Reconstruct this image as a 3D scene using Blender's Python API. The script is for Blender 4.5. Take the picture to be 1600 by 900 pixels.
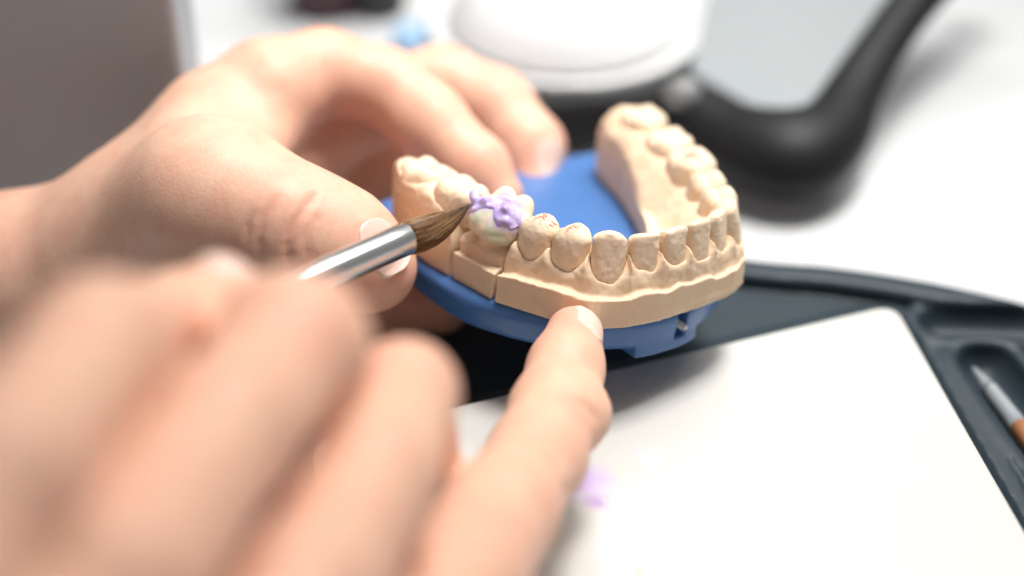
import bpy, math, random
import numpy as np

random.seed(7)
rng = np.random.default_rng(7)
SC = bpy.context.scene
COL = SC.collection
for o in list(bpy.data.objects):
    bpy.data.objects.remove(o)
CM = 0.01                      # all lengths below are in centimetres

# ------------------------------------------------------------------ camera
PITCH = math.radians(36.0)
F = 60.0 * 1600 / 36.0         # focal length in photo pixels
CAM = np.array([0.0, 0.0, 23.6])
sp, cp = math.sin(PITCH), math.cos(PITCH)
RC = np.array([[1, 0, 0], [0, -sp, cp], [0, -cp, -sp]])   # columns: right, down, forward (world)

cam_d = bpy.data.cameras.new('camera')
cam = bpy.data.objects.new('camera', cam_d)
COL.objects.link(cam)
cam.location = CAM * CM
cam.rotation_euler = (math.radians(90) - PITCH, 0, 0)
cam_d.lens = 60
cam_d.sensor_width = 36
cam_d.clip_start = 0.005
cam_d.clip_end = 50
cam_d.dof.use_dof = True
cam_d.dof.focus_distance = 32.9 * CM
cam_d.dof.aperture_fstop = 3.9
cam_d.dof.aperture_blades = 9
SC.camera = cam

# ------------------------------------------------------------------ light
world = bpy.data.worlds.new('World')
SC.world = world
world.use_nodes = True
wb = world.node_tree.nodes['Background']
wb.inputs[0].default_value = (0.97, 0.985, 1.0, 1)
wb.inputs[1].default_value = 0.18


def area(name, loc, target, size, power, color=(1, 1, 1), size_y=None):
    l = bpy.data.lights.new(name, 'AREA')
    l.energy = power
    l.size = size
    l.color = color
    if size_y:
        l.shape = 'RECTANGLE'
        l.size_y = size_y
    o = bpy.data.objects.new(name, l)
    COL.objects.link(o)
    o.location = loc
    from mathutils import Vector
    d = Vector(target) - Vector(loc)
    o.rotation_euler = d.to_track_quat('-Z', 'Y').to_euler()
    return o


area('ceiling_lamp', (0.36, 0.86, 0.95), (0.0, 0.26, 0.05), 0.9, 6.2, (1.0, 0.985, 0.96), 0.26)
area('overhead_fill', (0.25, 0.90, 1.35), (0.10, 0.30, 0.0), 1.6, 3.8, (1.0, 0.985, 0.965), 0.9)  # added unseen area light: soft overhead fill, mirrored in the ferrule
cast_fill = area('cast_fill_light', (0.13, 0.40, 0.62), (0.0, 0.335, 0.05), 0.16, 0.51, (1.0, 0.985, 0.96), 0.16)  # added unseen beam: brightens cast and far hand, spares the near hand
cast_fill.data.spread = math.radians(56)

SC.view_settings.view_transform = 'Standard'
SC.view_settings.look = 'None'
SC.view_settings.exposure = 0.1
SC.view_settings.gamma = 1.0
SC.cycles.use_denoising = True
SC.cycles.max_bounces = 8
SC.cycles.sample_clamp_indirect = 6


# ------------------------------------------------------------------ helpers
def C(u, v, d):
    """photo pixel + distance along the view axis -> camera space (right, down, forward) in cm"""
    return np.array([(u - 800) / F * d, (v - 450) / F * d, d])


def c2w(V):
    return np.asarray(V) @ RC.T + CAM


def on_plane(u, v, z):
    d = RC @ np.array([(u - 800) / F, (v - 450) / F, 1.0])
    return CAM + d * ((z - CAM[2]) / d[2])


def on_desk(u, v, z=0.0):
    """camera space point where the ray of a pixel meets the height z"""
    return C(u, v, (CAM[2] - z) / (sp + (v - 450) / F * cp))


# frame of the dental cast (x to the viewer's right along the arch, y towards the throat, z out of the teeth)
CA = np.array([[0.8136, -0.2257, 0.5358], [-0.5777, -0.4178, 0.7012], [0.0656, -0.8801, -0.4703]]).T
CT = np.array([3.365, -1.202, 33.042])


def k2w(V):
    return c2w(np.asarray(V) @ CA.T + CT)


def smin(a, b, k):
    if k <= 0:
        return np.minimum(a, b)
    h = np.maximum(k - np.abs(a - b), 0) / k
    return np.minimum(a, b) - h * h * k * 0.25


def smax(a, b, k):
    return -smin(-a, -b, k)


def sstep(a, b, x):
    t = np.clip((x - a) / (b - a), 0, 1)
    return t * t * (3 - 2 * t)


class Field:
    """signed distance samples on a grid, meshed with surface nets"""

    def __init__(s, lo, hi, h):
        s.lo = np.array(lo, float)
        s.h = h
        n = np.ceil((np.array(hi) - s.lo) / h).astype(int) + 1
        s.n = n
        s.ax = [(s.lo[i] + h * np.arange(n[i])).astype(np.float32) for i in range(3)]
        s.d = np.full(n, 3.0, np.float32)

    def grid(s, lo=None, hi=None):
        if lo is None:
            sl = (slice(None),) * 3
        else:
            a = np.clip(np.floor((np.array(lo) - s.lo) / s.h).astype(int), 0, s.n)
            b = np.clip(np.ceil((np.array(hi) - s.lo) / s.h).astype(int) + 1, 0, s.n)
            sl = tuple(slice(a[i], b[i]) for i in range(3))
        X = s.ax[0][sl[0]][:, None, None]
        Y = s.ax[1][sl[1]][None, :, None]
        Z = s.ax[2][sl[2]][None, None, :]
        return sl, X, Y, Z

    def cone(s, a, b, ra, rb, k=0.0, sub=False, flat=None):
        """tapered capsule a->b"""
        a = np.array(a, float)
        b = np.array(b, float)
        m = max(ra, rb) + 1.5 * k + 4 * s.h
        sl, X, Y, Z = s.grid(np.minimum(a, b) - m, np.maximum(a, b) + m)
        if s.d[sl].size == 0:
            return
        ba = b - a
        L = float(ba @ ba) + 1e-9
        px, py, pz = X - a[0], Y - a[1], Z - a[2]
        t = np.clip((px * ba[0] + py * ba[1] + pz * ba[2]) / L, 0, 1)
        qx, qy, qz = px - t * ba[0], py - t * ba[1], pz - t * ba[2]
        if flat is not None:
            ax, f = flat                      # squash along an axis
            dp = qx * ax[0] + qy * ax[1] + qz * ax[2]
            g = 1.0 / f - 1.0
            qx, qy, qz = qx + dp * ax[0] * g, qy + dp * ax[1] * g, qz + dp * ax[2] * g
        d = np.sqrt(qx * qx + qy * qy + qz * qz) - (ra + (rb - ra) * t)
        s.d[sl] = smax(s.d[sl], -d, k) if sub else smin(s.d[sl], d.astype(np.float32), k)

    def sample(s, P):
        q = (np.asarray(P) - s.lo) / s.h
        i = np.floor(q).astype(int)
        i = np.clip(i, 0, s.n - 2)
        w = np.clip(q - i, 0, 1)
        r = 0
        for dx in (0, 1):
            for dy in (0, 1):
                for dz in (0, 1):
                    ww = (w[..., 0] if dx else 1 - w[..., 0]) * (w[..., 1] if dy else 1 - w[..., 1]) * (w[..., 2] if dz else 1 - w[..., 2])
                    r = r + ww * s.d[i[..., 0] + dx, i[..., 1] + dy, i[..., 2] + dz]
        return r

    def hit(s, O, D, tmax, step=0.04):
        """first surface point along rays from O in direction D"""
        O = np.asarray(O, float)
        D = np.asarray(D, float)
        D = D / np.linalg.norm(D, axis=-1, keepdims=True)
        t = np.zeros(O.shape[:-1])
        done = np.zeros(O.shape[:-1], bool)
        for _ in range(int(tmax / step) + 1):
            v = s.sample(O + D * t[..., None])
            done |= v < 0
            if done.all():
                break
            t = np.where(done, t, t + step)
        for _ in range(3):
            t = t + np.clip(s.sample(O + D * t[..., None]), -0.1, 0.1)
        return O + D * t[..., None]

    def mesh(s):
        d = s.d
        sg = d < 0
        c = [sg[i:sg.shape[0] - 1 + i, j:sg.shape[1] - 1 + j, k:sg.shape[2] - 1 + k]
             for i in (0, 1) for j in (0, 1) for k in (0, 1)]
        al, an = c[0].copy(), c[0].copy()
        for q in c[1:]:
            al &= q
            an |= q
        act = an & ~al
        idx = np.argwhere(act)
        vid = np.full(act.shape, -1, np.int32)
        vid[act] = np.arange(len(idx), dtype=np.int32)
        corners = np.array([(i, j, k) for i in (0, 1) for j in (0, 1) for k in (0, 1)])
        vals = np.stack([d[idx[:, 0] + o[0], idx[:, 1] + o[1], idx[:, 2] + o[2]] for o in corners], 1)
        acc = np.zeros((len(idx), 3))
        cnt = np.zeros(len(idx))
        for a in range(8):
            for b in range(a + 1, 8):
                df = corners[b] - corners[a]
                if np.abs(df).sum() != 1:
                    continue
                va, vb = vals[:, a], vals[:, b]
                cr = (va < 0) != (vb < 0)
                t = np.where(cr, va / np.where(cr, va - vb, 1), 0)
                acc += np.where(cr[:, None], corners[a] + t[:, None] * df, 0)
                cnt += cr
        V = s.lo + s.h * (idx + acc / cnt[:, None])
        Fs = []
        for ax in range(3):
            u, w = (ax + 1) % 3, (ax + 2) % 3
            lo = [slice(None)] * 3
            hi = [slice(None)] * 3
            lo[ax], hi[ax] = slice(0, -1), slice(1, None)
            A, B = sg[tuple(lo)], sg[tuple(hi)]
            e = np.argwhere(A != B)
            ok = (e[:, u] > 0) & (e[:, w] > 0) & (e[:, u] < d.shape[u] - 1) & (e[:, w] < d.shape[w] - 1)
            e = e[ok]
            fl = A[e[:, 0], e[:, 1], e[:, 2]]

            def cell(du, dw):
                q = e.copy()
                q[:, u] += du
                q[:, w] += dw
                return vid[q[:, 0], q[:, 1], q[:, 2]]
            quad = np.stack([cell(-1, -1), cell(0, -1), cell(0, 0), cell(-1, 0)], 1)
            quad[~fl] = quad[~fl][:, ::-1]
            Fs.append(quad)
        Fq = np.concatenate(Fs)
        return V, Fq


def build(name, V, faces, mat, parent=None, origin=None, smooth=True, attrs=None):
    """V in world cm. faces: int array (n,4)/(n,3) or list of lists"""
    V = np.asarray(V, float)
    if origin is None:
        origin = V.mean(0)
    origin = np.asarray(origin, float)
    me = bpy.data.meshes.new(name)
    if isinstance(faces, np.ndarray):
        n, k = faces.shape
        me.vertices.add(len(V))
        me.vertices.foreach_set('co', ((V - origin) * CM).astype(np.float32).ravel())
        me.loops.add(n * k)
        me.loops.foreach_set('vertex_index', faces.astype(np.int32).ravel())
        me.polygons.add(n)
        me.polygons.foreach_set('loop_start', (np.arange(n) * k).astype(np.int32))
        me.update(calc_edges=True)
    else:
        me.from_pydata(((V - origin) * CM).tolist(), [], faces)
    me.polygons.foreach_set('use_smooth', np.full(len(me.polygons), smooth))
    for an, av in (attrs or {}).items():
        a = me.attributes.new(an, 'FLOAT', 'POINT')
        a.data.foreach_set('value', np.asarray(av, np.float32))
    me.validate()
    me.update()
    if mat:
        me.materials.append(mat)
    o = bpy.data.objects.new(name, me)
    COL.objects.link(o)
    po = np.zeros(3)
    if parent is not None:
        o.parent = parent
        po = np.array(parent['_o'])
    o.location = (origin - po) * CM
    o['_o'] = origin.tolist()
    return o


def thing(name, label, cat, origin, group=None):
    o = bpy.data.objects.new(name, None)
    COL.objects.link(o)
    o.location = np.asarray(origin) * CM
    o.empty_display_size = 0.01
    o['_o'] = [float(x) for x in origin]
    return tag(o, label, cat, group)


def tag(o, label, cat, group=None, kind=None):
    o['label'] = label
    o['category'] = cat
    if group:
        o['group'] = group
    if kind:
        o['kind'] = kind
    return o


def structure(o):
    o['kind'] = 'structure'
    return o


def sweep(path, radii, n=24, cap=True, squash=None):
    """tube along path (world cm); radii per point. returns V, list faces"""
    P = np.asarray(path, float)
    T = np.gradient(P, axis=0)
    T /= np.linalg.norm(T, axis=1, keepdims=True)
    ref = np.array([0, 0, 1.0]) if abs(T[0][2]) < 0.9 else np.array([1.0, 0, 0])
    V, Fa = [], []
    up = ref
    for i in range(len(P)):
        s_ = np.cross(T[i], up)
        s_ /= np.linalg.norm(s_)
        up = np.cross(s_, T[i])
        for j in range(n):
            a = 2 * math.pi * j / n
            r = radii[i]
            q = squash[i] if squash is not None else 1.0
            V.append(P[i] + s_ * math.cos(a) * r + up * math.sin(a) * r * q)
    for i in range(len(P) - 1):
        for j in range(n):
            a, b = i * n + j, i * n + (j + 1) % n
            Fa.append([a, a + n, b + n, b][::-1])
    if cap:
        Fa.append(list(range(n))[::-1][::-1])
        Fa.append(list(range((len(P) - 1) * n, len(P) * n))[::-1])
    return np.array(V), Fa


def spline(pts, m=12):
    """Catmull-Rom through pts (any number of columns)"""
    P = np.asarray(pts, float)
    P = np.vstack([2 * P[0] - P[1], P, 2 * P[-1] - P[-2]])
    out = []
    for i in range(1, len(P) - 2):
        for t in np.arange(m) / m:
            a, b, c, d = P[i - 1], P[i], P[i + 1], P[i + 2]
            out.append(0.5 * (2 * b + (c - a) * t + (2 * a - 5 * b + 4 * c - d) * t * t + (3 * b - a - 3 * c + d) * t ** 3))
    out.append(P[-2])
    return np.array(out)


def poly_sd(X, Y, poly):
    """signed distance to closed polygon, X,Y broadcastable 2D"""
    X, Y = np.broadcast_arrays(X, Y)
    best = np.full(X.shape, 1e9)
    ins = np.zeros(X.shape, bool)
    n = len(poly)
    for i in range(n):
        ax, ay = poly[i]
        bx, by = poly[(i + 1) % n]
        ex, ey = bx - ax, by - ay
        t = np.clip(((X - ax) * ex + (Y - ay) * ey) / (ex * ex + ey * ey + 1e-12), 0, 1)
        best = np.minimum(best, (X - ax - t * ex) ** 2 + (Y - ay - t * ey) ** 2)
        if ay != by:
            cr = ((ay > Y) != (by > Y)) & (X < (bx - ax) * (Y - ay) / (by - ay) + ax)
            ins ^= cr
    d = np.sqrt(best)
    return np.where(ins, -d, d)


# ------------------------------------------------------------------ materials
def mat(name, base, rough=0.5, metal=0.0, spec=0.5, sss=0.0, sss_r=(1, .4, .2), sss_s=0.002, coat=0.0):
    m = bpy.data.materials.new(name)
    m.use_nodes = True
    nt = m.node_tree
    b = nt.nodes['Principled BSDF']
    b.inputs['Base Color'].default_value = (*base, 1)
    b.inputs['Roughness'].default_value = rough
    b.inputs['Metallic'].default_value = metal
    b.inputs['Specular IOR Level'].default_value = spec
    b.inputs['Coat Weight'].default_value = coat
    if sss:
        b.inputs['Subsurface Weight'].default_value = sss
        b.inputs['Subsurface Radius'].default_value = sss_r
        b.inputs['Subsurface Scale'].default_value = sss_s
    return m, nt, b


def N(nt, t, **kw):
    n = nt.nodes.new(t)
    for k, v in kw.items():
        if k in n.inputs:
            n.inputs[k].default_value = v
        else:
            setattr(n, k, v)
    return n


def coords(nt, scale=(1, 1, 1)):
    tc = N(nt, 'ShaderNodeTexCoord')
    mp = N(nt, 'ShaderNodeMapping')
    mp.inputs['Scale'].default_value = scale
    nt.links.new(tc.outputs['Object'], mp.inputs['Vector'])
    return mp.outputs['Vector']


def noise(nt, vec, scale, detail=3, rough=0.5):
    n = N(nt, 'ShaderNodeTexNoise')
    n.inputs['Scale'].default_value = scale
    n.inputs['Detail'].default_value = detail
    n.inputs['Roughness'].default_value = rough
    if vec is not None:
        nt.links.new(vec, n.inputs['Vector'])
    return n.outputs['Fac']


def ramp(nt, fac, stops):
    r = N(nt, 'ShaderNodeValToRGB')
    el = r.color_ramp.elements
    while len(el) < len(stops):
        el.new(0.5)
    for e, (p, c) in zip(el, stops):
        e.position = p
        e.color = (*c, 1) if len(c) == 3 else c
    nt.links.new(fac, r.inputs['Fac'])
    return r.outputs['Color']


def mix(nt, fac, a, b, mode='MIX'):
    m = N(nt, 'ShaderNodeMix', data_type='RGBA', blend_type=mode)
    for sock, val in ((m.inputs['Factor'], fac), (m.inputs['A'], a), (m.inputs['B'], b)):
        pass
    ins = [i for i in m.inputs if i.enabled]
    for sock, val in zip((m.inputs[0], m.inputs[6], m.inputs[7]), (fac, a, b)):
        if hasattr(val, 'links'):
            nt.links.new(val, sock)
        elif isinstance(val, (int, float)):
            sock.default_value = val
        else:
            sock.default_value = (*val, 1)
    return m.outputs[2]


def math_(nt, op, a, b=0.0, clamp=False):
    m = N(nt, 'ShaderNodeMath', operation=op, use_clamp=clamp)
    for sock, val in zip(m.inputs, (a, b)):
        if hasattr(val, 'links'):
            nt.links.new(val, sock)
        else:
            sock.default_value = val
    return m.outputs[0]


def bump(nt, b, h, strength, dist=0.0005):
    n = N(nt, 'ShaderNodeBump')
    n.inputs['Strength'].default_value = strength
    n.inputs['Distance'].default_value = dist
    nt.links.new(h, n.inputs['Height'])
    nt.links.new(n.outputs['Normal'], b.inputs['Normal'])


def attr(nt, name):
    a = N(nt, 'ShaderNodeAttribute', attribute_name=name)
    return a.outputs['Fac']


# skin
def skin_mat(name, base, red):
    m, nt, b = mat(name, base, 0.48, spec=0.35, sss=0.24, sss_r=(1.0, 0.38, 0.22), sss_s=0.0022)
    v = coords(nt)
    n1 = noise(nt, v, 160, 4, 0.6)
    c = mix(nt, math_(nt, 'MULTIPLY', attr(nt, 'red'), 1.0, True), base, red)
    c = mix(nt, ramp(nt, n1, [(0.35, (0, 0, 0)), (0.7, (0.55,) * 3)]), c, red)
    n2 = noise(nt, v, 420, 5, 0.65)
    c = mix(nt, ramp(nt, n2, [(0.45, (0, 0, 0)), (0.72, (0.35,) * 3)]), c, tuple(min(1, x * 1.12) for x in base))
    nt.links.new(c, b.inputs['Base Color'])
    vo = N(nt, 'ShaderNodeTexVoronoi')
    vo.inputs['Scale'].default_value = 1500
    nt.links.new(v, vo.inputs['Vector'])
    h = math_(nt, 'ADD', math_(nt, 'MULTIPLY', vo.outputs['Distance'], 0.6), noise(nt, v, 700, 4, 0.65))
    h = math_(nt, 'ADD', h, math_(nt, 'MULTIPLY', noise(nt, v, 260, 3), 0.5))
    bump(nt, b, h, 0.10, 0.0005)
    return m


M_SKIN = skin_mat('skin', (0.80, 0.49, 0.345), (0.74, 0.34, 0.245))
M_SKIN2 = skin_mat('skin_far_hand', (0.81, 0.505, 0.365), (0.75, 0.35, 0.25))

M_NAIL, nt, b = mat('fingernail', (0.84, 0.60, 0.52), 0.24, spec=0.5, sss=0.3, sss_s=0.0015)
c = mix(nt, attr(nt, 'free'), (0.83, 0.59, 0.50), (0.90, 0.80, 0.72))
nt.links.new(c, b.inputs['Base Color'])


# plaster
def plaster(name, base, marks=False):
    m, nt, b = mat(name, base, 0.62, spec=0.3, sss=0.12, sss_r=(1, .7, .4), sss_s=0.0008)
    v = coords(nt)
    n1 = noise(nt, v, 300, 5, 0.6)
    dark = tuple(x * y for x, y in zip(base, (0.95, 0.91, 0.85)))
    c = mix(nt, ramp(nt, n1, [(0.35, (0, 0, 0)), (0.75, (1, 1, 1))]), base, dark)
    n2 = noise(nt, v, 2600, 3, 0.6)
    c = mix(nt, ramp(nt, n2, [(0.60, (0, 0, 0)), (0.74, (.35,) * 3)]), c, (0.62, 0.42, 0.24))
    if marks:
        sp_ = noise(nt, v, 800, 5, 0.75)
        f_ = math_(nt, 'MULTIPLY', ramp(nt, sp_, [(0.495, (0, 0, 0)), (0.54, (1, 1, 1))]), attr(nt, 'mark'), True)
        c = mix(nt, f_, c, (0.50, 0.055, 0.05))
        sp2 = noise(nt, v, 900, 4, 0.7)
        f2 = math_(nt, 'MULTIPLY', ramp(nt, sp2, [(0.55, (0, 0, 0)), (0.60, (.7,) * 3)]), attr(nt, 'lilac'), True)
        c = mix(nt, f2, c, (0.46, 0.24, 0.50))
    nt.links.new(c, b.inputs['Base Color'])
    h = math_(nt, 'ADD', noise(nt, v, 1100, 5, 0.65), math_(nt, 'MULTIPLY', noise(nt, v, 3500, 2), 0.35))
    bump(nt, b, h, 0.16, 0.0003)
    return m


M_PLA = plaster('die_stone', (0.86, 0.655, 0.47), True)
M_TOOTH = plaster('die_stone_teeth', (0.87, 0.695, 0.515), True)

M_BLUE, nt, b = mat('blue_plastic', (0.06, 0.16, 0.41), 0.33, spec=0.5)
v = coords(nt)
c = mix(nt, noise(nt, v, 120, 4), (0.052, 0.150, 0.385), (0.068, 0.178, 0.44))
c = mix(nt, ramp(nt, noise(nt, v, 1500, 4, .7), [(0.60, (0, 0, 0)), (0.70, (.4,) * 3)]), c, (0.22, 0.30, 0.46))
nt.links.new(c, b.inputs['Base Color'])
bump(nt, b, noise(nt, v, 2500, 3), 0.05, 0.0003)

M_CROWN, nt, b = mat('crown_ceramic', (0.80, 0.76, 0.60), 0.2, spec=0.55, sss=0.35, sss_r=(1, .8, .6), sss_s=0.0015, coat=0.5)
v = coords(nt)
c = ramp(nt, noise(nt, v, 170, 1), [(0.34, (0.70, 0.74, 0.50)), (0.47, (0.82, 0.79, 0.60)), (0.56, (0.85, 0.70, 0.55)), (0.68, (0.86, 0.83, 0.70))])
c = mix(nt, math_(nt, 'MULTIPLY', attr(nt, 'blush'), .6), c, (0.82, 0.45, 0.45))
c = mix(nt, math_(nt, 'MULTIPLY', attr(nt, 'wash'), .85), c, (0.60, 0.50, 0.80))
nt.links.new(c, b.inputs['Base Color'])
bump(nt, b, noise(nt, v, 900, 4), 0.12, 0.0005)

M_PASTE, nt, b = mat('lilac_paste', (0.46, 0.34, 0.74), 0.36, spec=0.5, sss=0.2, sss_s=0.001)
v = coords(nt)
c = ramp(nt, noise(nt, v, 600, 3), [(0.35, (0.45, 0.34, 0.74)), (0.55, (0.57, 0.46, 0.81)), (0.75, (0.74, 0.62, 0.84))])
nt.links.new(c, b.inputs['Base Color'])
bump(nt, b, noise(nt, v, 1300, 4), 0.3, 0.0006)

M_PINK, nt, b = mat('pink_stain', (0.80, 0.42, 0.46), 0.4, spec=0.4)

M_STEEL, nt, b = mat('brushed_steel', (0.93, 0.92, 0.91), 0.26, metal=1.0)
v = coords(nt)
n1 = noise(nt, v, 350, 4, .6)
r = ramp(nt, n1, [(0.3, (.22,) * 3), (0.7, (.245,) * 3)])
nt.links.new(r, b.inputs['Roughness'])
bump(nt, b, noise(nt, v, 2500, 3), 0.004, 0.0002)

M_HAIR, nt, b = mat('sable_hair', (0.16, 0.075, 0.03), 0.42, spec=0.4)
c = ramp(nt, attr(nt, 'tone'), [(0.0, (0.025, 0.010, 0.004)), (0.35, (0.13, 0.058, 0.020)), (0.7, (0.33, 0.165, 0.060)), (1.0, (0.58, 0.35, 0.16))])
c = mix(nt, attr(nt, 'tip'), c, (0.018, 0.011, 0.008))
nt.links.new(c, b.inputs['Base Color'])

M_WOOD, nt, b = mat('lacquered_handle', (0.25, 0.06, 0.03), 0.25, coat=0.5)
M_DESK, nt, b = mat('white_desk', (0.70, 0.705, 0.71), 0.4, spec=0.4)
v = coords(nt)
c = mix(nt, noise(nt, v, 9, 4), (0.68, 0.686, 0.694), (0.72, 0.726, 0.734))
nt.links.new(c, b.inputs['Base Color'])
M_TRAY, nt, b = mat('slate_plastic', (0.022, 0.036, 0.046), 0.45, spec=0.28)
v = coords(nt)
c = mix(nt, noise(nt, v, 60, 4), (0.018, 0.031, 0.040), (0.027, 0.043, 0.054))
nt.links.new(c, b.inputs['Base Color'])
bump(nt, b, noise(nt, v, 1800, 3), 0.08, 0.0003)
M_BLACK, nt, b = mat('black_plastic', (0.011, 0.011, 0.012), 0.5, spec=0.25)
v = coords(nt)
nt.links.new(mix(nt, noise(nt, v, 80, 4), (0.008, 0.008, 0.009), (0.015, 0.015, 0.016)), b.inputs['Base Color'])
M_KNOB, nt, b = mat('grey_knob', (0.28, 0.28, 0.28), 0.45)
M_WHITE, nt, b = mat('white_porcelain', (0.86, 0.86, 0.86), 0.25, spec=0.5, coat=0.3)
M_GREY, nt, b = mat('grey_casing', (0.27, 0.27, 0.27), 0.5)
v = coords(nt)
nt.links.new(mix(nt, noise(nt, v, 30, 3), (0.37, 0.42, 0.46), (0.42, 0.465, 0.505)), b.inputs['Base Color'])
M_PALE_GREY, nt, b = mat('pale_grey', (0.30, 0.325, 0.335), 0.5)
M_PURPLE, nt, b = mat('dark_plum_glass', (0.05, 0.012, 0.022), 0.25)
M_DARK, nt, b = mat('dark_cap', (0.015, 0.015, 0.017), 0.4)
M_CYAN, nt, b = mat('pale_blue_plastic', (0.36, 0.56, 0.80), 0.4)
M_BRISTLE2, nt, b = mat('spare_brush_ferrule', (0.30, 0.33, 0.35), 0.45)
M_BRONZE, nt, b = mat('copper_handle', (0.62, 0.27, 0.13), 0.4)

# white mixing palette, stained by its own smears of paste
PAL_Z = 1.6
M_PAL, nt, b = mat('palette_ceramic', (0.84, 0.835, 0.81), 0.30, spec=0.45, coat=0.15)
v = coords(nt)


def smear(nt, v, centre, rad, col, c_in, ns=260, lo=0.42, hi=0.7, amt=0.8, stretch=(1, 1, 1)):
    sub = N(nt, 'ShaderNodeVectorMath', operation='SUBTRACT')
    nt.links.new(v, sub.inputs[0])
    sub.inputs[1].default_value = centre
    mul = N(nt, 'ShaderNodeVectorMath', operation='MULTIPLY')
    nt.links.new(sub.outputs[0], mul.inputs[0])
    mul.inputs[1].default_value = stretch
    ln = N(nt, 'ShaderNodeVectorMath', operation='LENGTH')
    nt.links.new(mul.outputs[0], ln.inputs[0])
    fall = math_(nt, 'SUBTRACT', 1.0, math_(nt, 'DIVIDE', ln.outputs['Value'], rad), True)
    nz = noise(nt, v, ns, 4, 0.6)
    f_ = math_(nt, 'ADD', fall, math_(nt, 'MULTIPLY', math_(nt, 'SUBTRACT', nz, 0.5), 1.6))
    f_ = math_(nt, 'MULTIPLY', f_, fall)
    r_ = ramp(nt, f_, [(0.08, (0, 0, 0)), (hi, (amt,) * 3)])
    return mix(nt, r_, c_in, col)


# ------------------------------------------------------------------ desk and things far behind
def box_mesh(lo, hi):
    x0, y0, z0 = lo
    x1, y1, z1 = hi
    V = np.array([(x, y, z) for z in (z0, z1) for x, y in ((x0, y0), (x1, y0), (x1, y1), (x0, y1))], float)
    Fa = [[3, 2, 1, 0], [4, 5, 6, 7], [0, 1, 5, 4], [1, 2, 6, 5], [2, 3, 7, 6], [3, 0, 4, 7]]
    return V, Fa


def bevel(o, w, seg=3, ang=35):
    m = o.modifiers.new('bevel', 'BEVEL')
    m.width = w * CM
    m.segments = seg
    m.limit_method = 'ANGLE'
    m.angle_limit = math.radians(ang)
    return o


V, Fa = box_mesh((-110, -25, -3), (110, 120, 0))
desk = structure(bevel(build('desk', V, Fa, M_DESK, origin=(0, 40, 0), smooth=False), 0.4))


def extrude(poly, z0, z1):
    n = len(poly)
    V = np.array([(p[0], p[1], z0) for p in poly] + [(p[0], p[1], z1) for p in poly])
    Fa = [list(range(n))[::-1], list(range(n, 2 * n))] + [[i, (i + 1) % n, n + (i + 1) % n, n + i] for i in range(n)]
    return V, Fa


def lathe(profile, centre, n=48):
    V, Fa = [], []
    m = len(profile)
    for r, z in profile:
        for j in range(n):
            a = 2 * math.pi * j / n
            V.append((centre[0] + r * math.cos(a), centre[1] + r * math.sin(a), centre[2] + z))
    for i in range(m - 1):
        for j in range(n):
            a, b_ = i * n + j, i * n + (j + 1) % n
            Fa.append([a, b_, b_ + n, a + n])
    Fa.append(list(range(n))[::-1])
    Fa.append(list(range((m - 1) * n, m * n)))
    return np.array(V), Fa


# grey casing standing at the back left
e0 = c2w(C(291, 150, 39.6))
gc = thing('device_casing', 'plain grey upright casing of a device standing behind the cupped hand', 'device', (e0[0] - 12, e0[1] + 3, 0))
V, Fa = box_mesh((e0[0] - 26, e0[1], 0.25), (e0[0], e0[1] + 2.2, 14))
bevel(build('casing', V, Fa, M_GREY, gc, smooth=False), 0.25)
for sx in (-25, -1.5):
    for sy in (1.1,):
        V, Fa = lathe([(0.5, 0), (0.55, 0.25)], (e0[0] + sx, e0[1] + sy, 0), 16)
        build('foot', V, Fa, M_DARK, gc)

# white bowl on its saucer
bc = on_plane(885, 28, 1.0)
bw = thing('bowl_on_saucer', 'white porcelain bowl turned upside down on a round white saucer behind the black stand', 'bowl', (bc[0], bc[1], 0))
V, Fa = lathe([(2.4, 0), (2.6, 0.2), (3.95, .85), (4.05, 1.0), (3.95, 1.08), (2.6, .6), (0.1, .55)], (bc[0], bc[1], 0), 64)
build('saucer', V, Fa, M_WHITE, bw)
V, Fa = lathe([(3.4, 1.0), (3.5, 1.06), (3.4, 1.25), (3.15, 1.65), (2.7, 2.1), (2.2, 2.4), (1.7, 2.55), (1.6, 2.9), (1.45, 2.92), (1.4, 2.6), (0.1, 2.6)], (bc[0], bc[1], 0), 64)
build('bowl', V, Fa, M_WHITE, bw)

# dark bottle and pale blue cap
pb = on_plane(508, 34, 0)
V, Fa = lathe([(1.05, 0), (1.15, 0.15), (1.15, 3.2), (0.95, 3.7), (0.6, 3.9)], (pb[0], pb[1] + 1.0, 0), 32)
bt = thing('small_bottle', 'small dark plum bottle with a black cap standing far behind the knuckle', 'bottle', (pb[0], pb[1] + 1.0, 0))
build('glass_body', V, Fa, M_PURPLE, bt)
V, Fa = lathe([(0.68, 3.85), (0.72, 3.9), (0.72, 5.2), (0.6, 5.3)], (pb[0], pb[1] + 1.0, 0), 24)
build('cap', V, Fa, M_DARK, bt)
V, Fa = lathe([(0.8, 0), (0.85, 0.1), (0.85, 3.3), (0.6, 3.6)], (pb[0] + 1.55, pb[1] + .8, 0), 24)
tag(build('jar', V, Fa, M_DARK, origin=(pb[0] + 1.55, pb[1] + .8, 0)), 'black little jar beside the plum bottle', 'jar')
pc = on_plane(648, 82, 0)
V, Fa = lathe([(0.62, 0), (0.66, 0.1), (0.64, 0.65), (0.55, 0.75)], (pc[0], pc[1], 0), 24)
tag(build('bottle_cap', V, Fa, M_CYAN, origin=(pc[0], pc[1], 0)), 'pale blue bottle cap lying on the white desk', 'cap')

# black stand with a bent arm
st = thing('bent_arm_stand', 'black stand with a thick bent arm resting on the white desk', 'stand', on_plane(1240, 300, 0))


def fieldbox(pts, rad):
    pts = np.array(pts)
    return pts.min(0) - rad, pts.max(0) + rad


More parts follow.
